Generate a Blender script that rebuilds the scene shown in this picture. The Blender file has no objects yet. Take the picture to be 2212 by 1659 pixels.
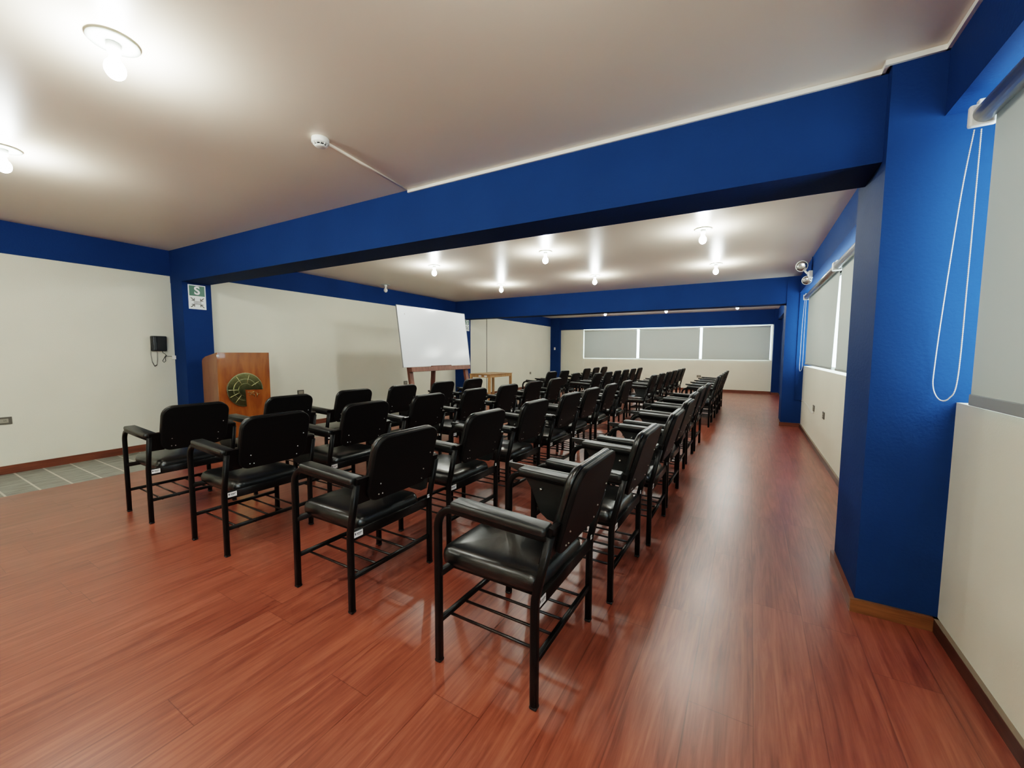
import bpy, bmesh, math, random
from mathutils import Vector, Matrix
random.seed(7)
C = bpy.context.scene.collection
PI = math.pi

# ------------------------------------------------------------------ materials
def lin(c):
    c = c / 255.0
    return c / 12.92 if c <= 0.04045 else ((c + 0.055) / 1.055) ** 2.4
def rgb(r, g, b): return (lin(r), lin(g), lin(b), 1.0)

def mat(name, col, rough=0.5, metal=0.0, spec=0.5, bump=None, coat=0.0, var=None, emit=None, estr=0.0):
    m = bpy.data.materials.new(name); m.use_nodes = True
    nt = m.node_tree; b = nt.nodes['Principled BSDF']
    b.inputs['Base Color'].default_value = col
    b.inputs['Roughness'].default_value = rough
    b.inputs['Metallic'].default_value = metal
    b.inputs['Specular IOR Level'].default_value = spec
    b.inputs['Coat Weight'].default_value = coat
    b.inputs['Coat Roughness'].default_value = 0.15
    if emit:
        b.inputs['Emission Color'].default_value = emit
        b.inputs['Emission Strength'].default_value = estr
    tc = nt.nodes.new('ShaderNodeTexCoord')
    if bump:
        sc, st, dist = bump
        n = nt.nodes.new('ShaderNodeTexNoise'); n.inputs['Scale'].default_value = sc; n.inputs['Detail'].default_value = 3
        nt.links.new(tc.outputs['Object'], n.inputs['Vector'])
        bp = nt.nodes.new('ShaderNodeBump'); bp.inputs['Strength'].default_value = st; bp.inputs['Distance'].default_value = dist
        nt.links.new(n.outputs['Fac'], bp.inputs['Height']); nt.links.new(bp.outputs['Normal'], b.inputs['Normal'])
    if var:
        sc, amt = var
        n2 = nt.nodes.new('ShaderNodeTexNoise'); n2.inputs['Scale'].default_value = sc; n2.inputs['Detail'].default_value = 4
        nt.links.new(tc.outputs['Object'], n2.inputs['Vector'])
        mr = nt.nodes.new('ShaderNodeMapRange'); mr.inputs['From Min'].default_value = 0.3; mr.inputs['From Max'].default_value = 0.7
        mr.inputs['To Min'].default_value = 1 - amt; mr.inputs['To Max'].default_value = 1 + amt
        nt.links.new(n2.outputs['Fac'], mr.inputs['Value'])
        mx = nt.nodes.new('ShaderNodeVectorMath'); mx.operation = 'SCALE'
        mx.inputs[0].default_value = col[:3]; nt.links.new(mr.outputs['Result'], mx.inputs['Scale'])
        nt.links.new(mx.outputs['Vector'], b.inputs['Base Color'])
    return m

def wood_mat(name, base, dark, scale=(60, 60, 4), rough=0.35, coat=0.0, axis=2):
    m = bpy.data.materials.new(name); m.use_nodes = True
    nt = m.node_tree; b = nt.nodes['Principled BSDF']
    tc = nt.nodes.new('ShaderNodeTexCoord'); mp = nt.nodes.new('ShaderNodeMapping')
    mp.inputs['Scale'].default_value = scale
    nt.links.new(tc.outputs['Object'], mp.inputs['Vector'])
    n = nt.nodes.new('ShaderNodeTexNoise'); n.inputs['Scale'].default_value = 1.0; n.inputs['Detail'].default_value = 6
    n.inputs['Distortion'].default_value = 0.6
    nt.links.new(mp.outputs['Vector'], n.inputs['Vector'])
    cr = nt.nodes.new('ShaderNodeValToRGB')
    cr.color_ramp.elements[0].position = 0.35; cr.color_ramp.elements[0].color = dark
    cr.color_ramp.elements[1].position = 0.65; cr.color_ramp.elements[1].color = base
    nt.links.new(n.outputs['Fac'], cr.inputs['Fac']); nt.links.new(cr.outputs['Color'], b.inputs['Base Color'])
    b.inputs['Roughness'].default_value = rough; b.inputs['Coat Weight'].default_value = coat
    return m

M = {}
M['cream'] = mat('cream_wall_paint', rgb(228, 226, 208), 0.6, bump=(140, 0.25, 0.004), var=(1.3, 0.03))
M['blue'] = mat('blue_wall_paint', (0.0085, 0.040, 0.145, 1), 0.7, spec=0.08, bump=(70, 0.35, 0.004), var=(2.0, 0.06))
M['ceil'] = mat('ceiling_paint', rgb(238, 224, 206), 0.36, bump=(12, 0.16, 0.006), var=(0.8, 0.03))
M['skirt'] = wood_mat('baseboard_wood', rgb(122, 70, 48), rgb(94, 50, 34), (3, 3, 60), 0.35)
M['skirt2'] = wood_mat('baseboard_oak', rgb(136, 90, 52), rgb(114, 72, 40), (6, 6, 70), 0.4)
M['skirtdark'] = wood_mat('baseboard_dark_wood', rgb(84, 50, 36), rgb(62, 34, 24), (3, 3, 60), 0.4)
M['skirttop'] = mat('baseboard_top_edge', rgb(128, 112, 96), 0.5)
M['white'] = mat('white_plastic', rgb(238, 238, 232), 0.35)
M['trunk'] = mat('white_trunking', rgb(240, 238, 230), 0.4)
M['black'] = mat('black_plastic', rgb(22, 24, 26), 0.4)
M['leather'] = mat('black_vinyl', (0.0035, 0.0042, 0.004, 1), 0.285, spec=0.65, bump=(220, 0.10, 0.002), coat=0.0)
M['armvinyl'] = mat('armrest_vinyl', (0.0065, 0.0078, 0.0072, 1), 0.38, spec=0.55, bump=(300, 0.15, 0.001))
M['shell'] = mat('dark_backrest_shell', (0.0030, 0.0024, 0.0022, 1), 0.5, spec=0.18)
M['steel'] = mat('black_painted_steel', (0.0025, 0.0020, 0.0018, 1), 0.35, spec=0.22)
M['rod'] = mat('dark_brown_rod', (0.010, 0.005, 0.0038, 1), 0.30, spec=0.5)
M['screw'] = mat('screw_metal', rgb(190, 190, 185), 0.3, metal=1.0)
M['sticker'] = mat('sticker_paper', rgb(235, 238, 238), 0.5)
M['ink'] = mat('sticker_ink', rgb(40, 42, 48), 0.5)
M['redtile'] = mat('dark_red', rgb(150, 60, 50), 0.5)
M['board'] = mat('whiteboard_enamel', rgb(225, 230, 236), 0.16, spec=0.5)
M['alu'] = mat('aluminium', rgb(170, 172, 172), 0.35, metal=0.8)
M['easel'] = wood_mat('easel_wood', rgb(128, 84, 68), rgb(100, 62, 50), (40, 40, 5), 0.45)
M['easeldark'] = wood_mat('easel_dark_wood', rgb(98, 54, 40), rgb(78, 42, 30), (40, 40, 5), 0.45)
M['tablewood'] = wood_mat('table_wood', rgb(196, 152, 104), rgb(172, 126, 80), (30, 30, 5), 0.4)
M['lectern'] = wood_mat('lectern_veneer', rgb(158, 92, 38), rgb(130, 68, 24), (10, 10, 2.5), 0.22, coat=0.4)
M['lectern_side'] = wood_mat('lectern_side_veneer', rgb(152, 108, 78), rgb(134, 90, 62), (14, 14, 3), 0.3, coat=0.2)
M['brass'] = mat('brass', (0.46, 0.43, 0.20, 1), 0.16, metal=1.0, bump=(5, 0.3, 0.006))
M['brassdark'] = mat('brass_relief', (0.75, 0.72, 0.42, 1), 0.2, metal=1.0)
M['outlet'] = mat('outlet_grey', rgb(88, 84, 76), 0.5)
M['outlet_in'] = mat('outlet_insert', rgb(150, 146, 132), 0.4)
M['green'] = mat('sign_green', rgb(20, 92, 66), 0.35)
M['signwhite'] = mat('sign_white', rgb(238, 242, 240), 0.3)
M['tile'] = None
M['bar'] = mat('blind_bottom_bar', rgb(142, 146, 142), 0.45)
M['chrome'] = mat('lamp_reflector', rgb(200, 200, 200), 0.15, metal=0.9)
M['frame'] = mat('window_frame', rgb(200, 200, 196), 0.4, metal=0.3)
M['bulboff'] = mat('bulb_glass_off', rgb(235, 232, 225), 0.25)

def bulb_mat():
    m = bpy.data.materials.new('lit_bulb'); m.use_nodes = True
    nt = m.node_tree; nt.nodes.clear()
    o = nt.nodes.new('ShaderNodeOutputMaterial'); e = nt.nodes.new('ShaderNodeEmission')
    e.inputs['Color'].default_value = (0.95, 1.0, 0.93, 1); e.inputs['Strength'].default_value = BULB
    nt.links.new(e.outputs[0], o.inputs[0]); return m
BULB = 105.0
M['bulb'] = bulb_mat()

def blind_mat():
    m = bpy.data.materials.new('roller_blind_fabric'); m.use_nodes = True
    nt = m.node_tree; nt.nodes.clear()
    o = nt.nodes.new('ShaderNodeOutputMaterial')
    d = nt.nodes.new('ShaderNodeBsdfDiffuse'); d.inputs['Color'].default_value = rgb(176, 180, 172)
    t = nt.nodes.new('ShaderNodeBsdfTranslucent'); t.inputs['Color'].default_value = rgb(215, 222, 215)
    mx = nt.nodes.new('ShaderNodeMixShader'); mx.inputs[0].default_value = 0.022
    tc = nt.nodes.new('ShaderNodeTexCoord'); n = nt.nodes.new('ShaderNodeTexNoise'); n.inputs['Scale'].default_value = 2.2
    mp = nt.nodes.new('ShaderNodeMapping'); mp.inputs['Scale'].default_value = (1, 1, 0.35)
    nt.links.new(tc.outputs['Object'], mp.inputs['Vector']); nt.links.new(mp.outputs['Vector'], n.inputs['Vector'])
    bp = nt.nodes.new('ShaderNodeBump'); bp.inputs['Strength'].default_value = 0.35; bp.inputs['Distance'].default_value = 0.03
    nt.links.new(n.outputs['Fac'], bp.inputs['Height']); nt.links.new(bp.outputs['Normal'], d.inputs['Normal'])
    nt.links.new(d.outputs[0], mx.inputs[1]); nt.links.new(t.outputs[0], mx.inputs[2]); nt.links.new(mx.outputs[0], o.inputs[0])
    return m
M['blind'] = blind_mat()

def glass_mat():
    m = bpy.data.materials.new('window_glass'); m.use_nodes = True
    nt = m.node_tree; nt.nodes.clear()
    o = nt.nodes.new('ShaderNodeOutputMaterial')
    t = nt.nodes.new('ShaderNodeBsdfTransparent'); t.inputs['Color'].default_value = (0.93, 0.97, 0.96, 1)
    g = nt.nodes.new('ShaderNodeBsdfGlossy'); g.inputs['Roughness'].default_value = 0.02
    mx = nt.nodes.new('ShaderNodeMixShader'); mx.inputs[0].default_value = 0.07
    nt.links.new(t.outputs[0], mx.inputs[1]); nt.links.new(g.outputs[0], mx.inputs[2]); nt.links.new(mx.outputs[0], o.inputs[0])
    return m
M['glass'] = glass_mat()

def floor_mat():
    m = bpy.data.materials.new('red_laminate'); m.use_nodes = True
    nt = m.node_tree; b = nt.nodes['Principled BSDF']; L = nt.links.new; N = nt.nodes.new
    tc = N('ShaderNodeTexCoord'); sp = N('ShaderNodeSeparateXYZ'); L(tc.outputs['Object'], sp.inputs[0])
    def math_(op, a, bb=None):
        n = N('ShaderNodeMath'); n.operation = op
        for i, v in enumerate((a, bb)):
            if v is None: continue
            if isinstance(v, (int, float)): n.inputs[i].default_value = v
            else: L(v, n.inputs[i])
        return n.outputs[0]
    W, LEN = 0.21, 1.32
    u = math_('DIVIDE', math_('ADD', sp.outputs['X'], 0.147 + W * 50), W)
    row = math_('FLOOR', u); fu = math_('FRACT', u)
    wn = N('ShaderNodeTexWhiteNoise'); wn.noise_dimensions = '1D'; L(row, wn.inputs['W'])
    v = math_('ADD', math_('DIVIDE', sp.outputs['Y'], LEN), wn.outputs['Value'])
    v = math_('ADD', v, 40.0)
    col = math_('FLOOR', v); fv = math_('FRACT', v)
    wn2 = N('ShaderNodeTexWhiteNoise'); wn2.noise_dimensions = '2D'
    cb = N('ShaderNodeCombineXYZ'); L(row, cb.inputs[0]); L(col, cb.inputs[1]); L(cb.outputs[0], wn2.inputs['Vector'])
    # grain
    cg = N('ShaderNodeCombineXYZ')
    L(math_('MULTIPLY', sp.outputs['X'], 24.0), cg.inputs[0]); L(math_('MULTIPLY', sp.outputs['Y'], 1.6), cg.inputs[1])
    L(math_('MULTIPLY', wn2.outputs['Value'], 37.0), cg.inputs[2])
    n1 = N('ShaderNodeTexNoise'); n1.inputs['Scale'].default_value = 1.0; n1.inputs['Detail'].default_value = 6; n1.inputs['Distortion'].default_value = 1.4
    n1.inputs['Roughness'].default_value = 0.62
    L(cg.outputs[0], n1.inputs['Vector'])
    cg2 = N('ShaderNodeCombineXYZ')
    L(math_('MULTIPLY', sp.outputs['X'], 95.0), cg2.inputs[0]); L(math_('MULTIPLY', sp.outputs['Y'], 4.0), cg2.inputs[1])
    n2 = N('ShaderNodeTexNoise'); n2.inputs['Scale'].default_value = 1.0; n2.inputs['Detail'].default_value = 3
    L(cg2.outputs[0], n2.inputs['Vector'])
    g = math_('ADD', math_('MULTIPLY', n1.outputs['Fac'], 0.72), math_('MULTIPLY', n2.outputs['Fac'], 0.28))
    g = math_('ADD', g, math_('MULTIPLY', math_('SUBTRACT', wn2.outputs['Value'], 0.5), 0.07))
    cr = N('ShaderNodeValToRGB')
    e = cr.color_ramp.elements
    e[0].position = 0.33; e[0].color = (0.135, 0.0285, 0.0145, 1)
    e[1].position = 0.68; e[1].color = (0.345, 0.102, 0.060, 1)
    k = cr.color_ramp.elements.new(0.5); k.color = (0.238, 0.059, 0.032, 1)
    L(g, cr.inputs['Fac'])
    # joints
    ju = math_('LESS_THAN', math_('MINIMUM', fu, math_('SUBTRACT', 1.0, fu)), 0.010)
    jv = math_('LESS_THAN', math_('MINIMUM', fv, math_('SUBTRACT', 1.0, fv)), 0.0012)
    j = math_('MAXIMUM', ju, jv)
    mx = N('ShaderNodeMixRGB'); mx.blend_type = 'MULTIPLY'; mx.inputs[2].default_value = (0.62, 0.55, 0.5, 1)
    L(math_('MULTIPLY', j, 1.0), mx.inputs[0]); L(cr.outputs['Color'], mx.inputs[1]); L(mx.outputs[0], b.inputs['Base Color'])
    rr = N('ShaderNodeMapRange'); rr.inputs['To Min'].default_value = 0.285; rr.inputs['To Max'].default_value = 0.37
    ns = N('ShaderNodeTexNoise'); ns.inputs['Scale'].default_value = 2.5; ns.inputs['Detail'].default_value = 4; L(tc.outputs['Object'], ns.inputs['Vector'])
    L(ns.outputs['Fac'], rr.inputs['Value']); L(rr.outputs[0], b.inputs['Roughness'])
    hgt = math_('SUBTRACT', math_('ADD', math_('MULTIPLY', n1.outputs['Fac'], 0.5), math_('MULTIPLY', wn2.outputs['Value'], 0.4)), math_('MULTIPLY', j, 1.0))
    bp = N('ShaderNodeBump'); bp.inputs['Strength'].default_value = 0.30; bp.inputs['Distance'].default_value = 0.0025
    L(hgt, bp.inputs['Height']); L(bp.outputs['Normal'], b.inputs['Normal'])
    b.inputs['Specular IOR Level'].default_value = 0.6
    b.inputs['Coat Weight'].default_value = 0.15; b.inputs['Coat Roughness'].default_value = 0.3
    return m
M['floor'] = floor_mat()

def tile_mat():
    m = bpy.data.materials.new('grey_tiles'); m.use_nodes = True
    nt = m.node_tree; b = nt.nodes['Principled BSDF']; L = nt.links.new; N = nt.nodes.new
    tc = N('ShaderNodeTexCoord'); sp = N('ShaderNodeSeparateXYZ'); L(tc.outputs['Object'], sp.inputs[0])
    def math_(op, a, bb=None):
        n = N('ShaderNodeMath'); n.operation = op
        for i, v in enumerate((a, bb)):
            if v is None: continue
            if isinstance(v, (int, float)): n.inputs[i].default_value = v
            else: L(v, n.inputs[i])
        return n.outputs[0]
    fy = math_('FRACT', math_('DIVIDE', math_('ADD', sp.outputs['Y'], 20.85 - 0.76), 0.2085))
    j = math_('LESS_THAN', math_('MINIMUM', fy, math_('SUBTRACT', 1.0, fy)), 0.035)
    mp = N('ShaderNodeMapping'); mp.inputs['Scale'].default_value = (60, 4, 1); L(tc.outputs['Object'], mp.inputs['Vector'])
    mp.inputs['Rotation'].default_value = (0, 0, 0.15)
    n = N('ShaderNodeTexNoise'); n.inputs['Detail'].default_value = 6; n.inputs['Scale'].default_value = 1; n.inputs['Distortion'].default_value = 1.2
    L(mp.outputs['Vector'], n.inputs['Vector'])
    cr = N('ShaderNodeValToRGB'); cr.color_ramp.elements[0].position = 0.3; cr.color_ramp.elements[0].color = rgb(88, 90, 84)
    cr.color_ramp.elements[1].position = 0.62; cr.color_ramp.elements[1].color = rgb(156, 158, 148)
    L(n.outputs['Fac'], cr.inputs['Fac'])
    mx = N('ShaderNodeMixRGB'); mx.inputs[2].default_value = rgb(205, 202, 190); L(j, mx.inputs[0]); L(cr.outputs['Color'], mx.inputs[1])
    L(mx.outputs[0], b.inputs['Base Color']); b.inputs['Roughness'].default_value = 0.45
    return m
M['tile'] = tile_mat()

# ------------------------------------------------------------------ mesh helpers
def add_box(bm, x0, x1, y0, y1, z0, z1, mi=0, bev=0.0, seg=2):
    r = bmesh.ops.create_cube(bm, size=1.0)
    vs = r['verts']
    for v in vs:
        v.co.x = (x0 + x1) / 2 + v.co.x * (x1 - x0)
        v.co.y = (y0 + y1) / 2 + v.co.y * (y1 - y0)
        v.co.z = (z0 + z1) / 2 + v.co.z * (z1 - z0)
    fs = set(f for v in vs for f in v.link_faces)
    if bev > 0:
        es = list(set(e for v in vs for e in v.link_edges))
        r2 = bmesh.ops.bevel(bm, geom=es, offset=bev, segments=seg, profile=0.5, affect='EDGES')
        fs |= set(r2['faces']); fs = set(f for f in fs if f.is_valid)
        vs = list(set(v for f in fs for v in f.verts))
    for f in fs: f.material_index = mi
    return vs

def add_prism(bm, pts, z0, z1, mi=0):
    n = len(pts)
    a = [bm.verts.new((p[0], p[1], z0)) for p in pts]; b = [bm.verts.new((p[0], p[1], z1)) for p in pts]
    fs = [bm.faces.new(a[::-1]), bm.faces.new(b)]
    for i in range(n): fs.append(bm.faces.new((a[i], a[(i + 1) % n], b[(i + 1) % n], b[i])))
    for f in fs: f.material_index = mi
    return a + b

def add_lathe(bm, prof, centre, seg=24, mi=0, axis='Z'):
    rings = []
    for r, h in prof:
        ring = []
        for i in range(seg):
            a = 2 * PI * i / seg
            c, s = r * math.cos(a), r * math.sin(a)
            p = {'Z': (c, s, h), 'X': (h, c, s), 'Y': (c, h, s)}[axis]
            ring.append(bm.verts.new((centre[0] + p[0], centre[1] + p[1], centre[2] + p[2])))
        rings.append(ring)
    fs = []
    for k in range(len(rings) - 1):
        for i in range(seg):
            fs.append(bm.faces.new((rings[k][i], rings[k][(i + 1) % seg], rings[k + 1][(i + 1) % seg], rings[k + 1][i])))
    fs.append(bm.faces.new(rings[0][::-1])); fs.append(bm.faces.new(rings[-1]))
    for f in fs: f.material_index = mi; f.smooth = True
    return [v for r in rings for v in r]

def profile_rect(w, h, r, n=3):
    pts = []
    for cx, cy, a0 in ((w / 2 - r, h / 2 - r, 0), (-w / 2 + r, h / 2 - r, 90), (-w / 2 + r, -h / 2 + r, 180), (w / 2 - r, -h / 2 + r, 270)):
        for k in range(n + 1):
            a = math.radians(a0 + 90 * k / n); pts.append((cx + r * math.cos(a), cy + r * math.sin(a)))
    return pts
def profile_round(r, n=8):
    return [(r * math.cos(2 * PI * i / n), r * math.sin(2 * PI * i / n)) for i in range(n)]

def sweep(bm, path, prof, side=Vector((0, 1, 0)), mi=0, smooth=True):
    P = [Vector(p) for p in path]; rings = []
    for i, p in enumerate(P):
        if i == 0: t = P[1] - p
        elif i == len(P) - 1: t = p - P[i - 1]
        else: t = (P[i + 1] - p).normalized() + (p - P[i - 1]).normalized()
        t.normalize()
        s = side - t * side.dot(t)
        if s.length < 1e-4:
            s = Vector((1, 0, 0)) - t * t.x
        s.normalize(); u = t.cross(s)
        rings.append([bm.verts.new(p + s * a + u * b) for a, b in prof])
    n = len(prof); fs = []
    for k in range(len(rings) - 1):
        for i in range(n): fs.append(bm.faces.new((rings[k][i], rings[k][(i + 1) % n], rings[k + 1][(i + 1) % n], rings[k + 1][i])))
    c0 = bm.faces.new(rings[0][::-1]); c1 = bm.faces.new(rings[-1])
    for f in fs: f.smooth = smooth; f.material_index = mi
    for f in (c0, c1): f.material_index = mi
    return [v for r in rings for v in r]

def outline_rr(w, h, r, n=6):
    return profile_rect(w, h, r, n)
def pillow(bm, w, h, r, rings, xf, mi=0, crown=0.0):
    """rounded slab: rings = [(inset, z)], xf maps (x,y,z)->Vector; top closed with a domed fan"""
    R = []
    for ins, z in rings:
        o = outline_rr(w - 2 * ins, h - 2 * ins, max(r - ins, 0.004))
        R.append([bm.verts.new(xf(a, b, z)) for a, b in o])
    n = len(R[0]); fs = []
    for k in range(len(R) - 1):
        for i in range(n): fs.append(bm.faces.new((R[k][i], R[k][(i + 1) % n], R[k + 1][(i + 1) % n], R[k + 1][i])))
    ins, z = rings[-1]
    prev = R[-1]
    if crown:
        for t in (0.75, 0.5, 0.25):
            o = outline_rr(w - 2 * ins, h - 2 * ins, max(r - ins, 0.004))
            zz = z + crown * (1 - t * t)
            cur = [bm.verts.new(xf(a * t, b * t, zz)) for a, b in o]
            for i in range(n): fs.append(bm.faces.new((prev[i], prev[(i + 1) % n], cur[(i + 1) % n], cur[i])))
            prev = cur
    fs.append(bm.faces.new(prev)); 
    for f in fs: f.smooth = True; f.material_index = mi
    fb = bm.faces.new(R[0][::-1]); fb.material_index = mi
    bmesh.ops.recalc_face_normals(bm, faces=fs + [fb])

def obj(name, bm, mats, parent=None, recalc=True):
    if recalc: bmesh.ops.recalc_face_normals(bm, faces=bm.faces[:])
    me = bpy.data.meshes.new(name); bm.to_mesh(me); bm.free()
    if not isinstance(mats, (list, tuple)): mats = [mats]
    for m in mats: me.materials.append(m)
    o = bpy.data.objects.new(name, me); C.objects.link(o)
    if parent: o.parent = parent
    return o
def nb(): return bmesh.new()
def thing(name, label, cat, loc=(0, 0, 0), group=None, rotz=0):
    o = bpy.data.objects.new(name, None); o.empty_display_size = 0.05; C.objects.link(o)
    o.location = loc; o.rotation_euler = (0, 0, rotz); o['label'] = label; o['category'] = cat
    if group: o['group'] = group
    return o
def tag(o, label, cat, group=None):
    o['label'] = label; o['category'] = cat
    if group: o['group'] = group
    return o
def struct(name, bm, m, label=None, cat=None):
    o = obj(name, bm, m); o['kind'] = 'structure'
    if label: o['label'] = label
    if cat: o['category'] = cat
    return o
def setorg(o, loc):
    """move origin of a mesh object to loc without moving geometry"""
    L = Vector(loc); o.data.transform(Matrix.Translation(-L)); o.location = L

# ------------------------------------------------------------------ room
def lx(c, y): return c - 0.044 * (y - 2.6)
BK = -3.5; FW = 15.285; R = 0.809; RO = 1.03
H, H3 = 2.642, 2.679

bm = nb(); add_prism(bm, [(-5.69, BK), (RO, BK), (RO, 15.6), (-5.69, 15.6)], -0.12, 0.0)
struct('floor', bm, M['floor'], 'glossy reddish brown laminate floor of long planks', 'floor')
bm = nb(); add_prism(bm, [(-7.5, BK), (-5.69, BK), (-5.69, 15.6), (-7.5, 15.6)], -0.12, 0.0)
struct('floor_tiles', bm, M['tile'], 'grey tiled floor strip with pale joints along the left wall', 'floor')
bm = nb()
add_prism(bm, [(-7.5, BK), (RO, BK), (RO, 8.9), (-7.5, 8.9)], H, H + 0.2)
add_prism(bm, [(-7.5, 8.9), (RO, 8.9), (RO, 15.6), (-7.5, 15.6)], H3, H3 + 0.2)
struct('ceiling', bm, M['ceil'], 'greyish beige plastered ceiling', 'ceiling')

bm = nb()
a1 = -6.804; b1 = -6.615; c1 = -6.505
add_prism(bm, [(lx(a1, BK), BK), (lx(a1, 2.64), 2.64), (-7.4, 2.64), (-7.4, BK)], 0, H)
add_prism(bm, [(lx(b1, 2.64), 2.64), (lx(b1, 8.9), 8.9), (-7.4, 8.9), (-7.4, 2.64)], 0, H)
add_prism(bm, [(lx(c1, 8.9), 8.9), (lx(c1, 15.6), 15.6), (-7.4, 15.6), (-7.4, 8.9)], 0, H3)
struct('wall_left', bm, M['cream'], 'long cream painted left wall', 'wall')

# right wall with window openings
S1 = 1.082
bm = nb()
add_box(bm, R, RO, BK, FW + .3, 0, S1)
add_box(bm, R, RO, BK, -2.4, S1, H3); add_box(bm, R, RO, 2.60, 3.151, S1, H3)
add_box(bm, R, RO, 8.705, FW + .3, S1, H3)
add_box(bm, R, RO, BK, FW, 2.343, H3)
struct('wall_right', bm, M['cream'], 'cream painted right wall below the windows', 'wall')
# far wall with opening
WX0, WX1, WZ0, WZ1 = -5.70, 0.575, 1.069, 2.207
bm = nb()
add_box(bm, -7.4, RO, FW, FW + .22, 0, WZ0)
add_box(bm, -7.4, WX0, FW, FW + .22, WZ0, H3); add_box(bm, WX1, RO, FW, FW + .22, WZ0, H3)
add_box(bm, WX0, WX1, FW, FW + .22, WZ1, H3)
struct('wall_far', bm, M['cream'], 'cream far end wall around the wide window', 'wall')
bm = nb(); add_box(bm, -7.4, RO, BK - .2, BK, 0, H); struct('wall_back', bm, M['cream'])

# blue beams and columns
def by(x, f): return (2.631 if f else 2.971) + 0.025 * x
bm = nb(); add_prism(bm, [(-6.95, by(-6.95, 1)), (R + .01, by(.8, 1)), (R + .01, by(.8, 0)), (-6.95, by(-6.95, 0))], 2.217, H)
struct('trim_1', bm, M['blue'], 'nearest deep blue ceiling beam crossing the whole room', 'beam')
bm = nb(); add_box(bm, -7.1, R + .01, 8.705, 9.05, 2.178, H3 + .001)
struct('trim_2', bm, M['blue'], 'second deep blue ceiling beam crossing the room', 'beam')
bm = nb(); add_box(bm, -7.3, R + .01, 15.215, FW + .001, WZ1, H3)
struct('trim_3', bm, M['blue'], 'blue beam above the far window', 'beam')
for i, (c, y0, y1, z0, z1, lab) in enumerate([(a1, BK, 2.60, 2.308, H, 'blue band along the top of the nearest left wall panel'),
                                 (b1, 2.80, 8.75, 2.310, H, 'blue band along the top of the middle left wall'),
                                 (c1, 9.0, 15.25, 2.345, H3, 'blue band along the top of the far left wall')]):
    bm = nb(); d = 0.014
    add_prism(bm, [(lx(c, y0) + d, y0), (lx(c, y1) + d, y1), (lx(c, y1) - .05, y1), (lx(c, y0) - .05, y0)], z0, z1)
    struct('trim_%d' % (4 + i), bm, M['blue'], lab, 'beam')
for i, (y0, y1, z1, lab) in enumerate([(BK, 2.60, H, 'blue beam above the nearest right window'), (3.12, 8.72, H, 'blue beam above the middle right window'), (9.0, 15.25, H3, 'blue beam on the far right wall')]):
    bm = nb(); add_box(bm, 0.694, RO - .02, y0, y1, 2.343, z1)
    struct('trim_%d' % (7 + i), bm, M['blue'], lab, 'beam')
cols = [
 ([(lx(-6.487, 2.47), 2.47), (lx(-6.487, 2.81), 2.81), (-7.0, 2.81), (-7.0, 2.46)], 2.3, 'blue left column behind the lectern'),
 ([(lx(-6.33, 8.70), 8.70), (lx(-6.33, 9.03), 9.03), (-7.2, 9.03), (-7.2, 8.70)], 2.3, 'blue left column behind the whiteboard'),
 ([(-6.665, 15.12), (-6.665, FW), (-7.3, FW), (-7.3, 15.12)], H3, 'blue column in the far left corner'),
 ([(0.507, 2.576), (RO + .01, 2.576), (RO + .01, 3.151), (0.507, 3.151)], H, 'large blue right column nearest the camera'),
 ([(0.512, 8.695), (RO + .01, 8.695), (RO + .01, 9.25), (0.512, 9.25)], H3, 'blue right column under the second beam'),
 ([(0.60, 15.12), (R + .01, 15.12), (R + .01, FW), (0.60, FW)], H3, 'blue column in the far right corner')]
for i, (p, z, lab) in enumerate(cols):
    bm = nb(); add_prism(bm, p, 0, z); struct('trim_%d' % (10 + i), bm, M['blue'], lab, 'column')

bm = nb(); add_box(bm, 0.796, R + .01, 13.5, 15.12, 0.07, 2.343); struct('trim_16', bm, M['blue'], 'blue painted strip of the far right wall', 'wall')
# baseboards
bm = nb(); t = 0.014
add_prism(bm, [(lx(a1, BK), BK), (lx(a1, 2.47), 2.47), (lx(a1, 2.47) + t, 2.47), (lx(a1, BK) + t, BK)], 0, 0.088)
add_prism(bm, [(lx(b1, 2.82), 2.82), (lx(b1, 8.7), 8.7), (lx(b1, 8.7) + t, 8.7), (lx(b1, 2.82) + t, 2.82)], 0, 0.085)
add_prism(bm, [(lx(c1, 9.03), 9.03), (lx(c1, 15.12), 15.12), (lx(c1, 15.12) + t, 15.12), (lx(c1, 9.03) + t, 9.03)], 0, 0.085)
add_prism(bm, [(lx(-6.487, 2.47) + t, 2.456), (lx(-6.487, 2.81) + t, 2.81), (-6.7, 2.81), (-6.78, 2.456)], 0, 0.085)
struct('baseboard_left', bm, M['skirt'], 'reddish brown baseboard along the left wall', 'baseboard')
bm = nb(); t = 0.018
for y0_, y1_ in ((BK, 2.576), (3.151, 8.695), (9.25, 15.12)):
    add_box(bm, R - t, R, y0_, y1_, 0, 0.062); add_box(bm, R - t, R, y0_, y1_, 0.062, 0.066, 1)
struct('baseboard_right', bm, [M['skirtdark'], M['skirttop']], 'dark brown baseboard along the right wall', 'baseboard')
bm = nb(); add_box(bm, -7.1, 0.60, FW - .016, FW, 0, 0.085); add_box(bm, 0.60, R, 15.104, 15.12, 0, 0.07)
struct('baseboard_far', bm, M['skirt'], 'brown baseboard along the far wall', 'baseboard')
bm = nb()
add_box(bm, 0.507 - .02, R, 2.556, 2.576, 0, 0.066, mi=1)
add_box(bm, 0.487, 0.507, 2.576, 3.151, 0, 0.066)
struct('baseboard_column', bm, [M['skirt'], M['skirt2']], 'light oak baseboard around the nearest right column', 'baseboard')
bm = nb(); add_box(bm, 0.494, R, 8.677, 8.695, 0, 0.066); add_box(bm, 0.494, 0.512, 8.695, 9.25, 0, 0.066)
struct('baseboard_pillar', bm, M['skirt'], 'brown baseboard around the second right column', 'baseboard')

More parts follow.
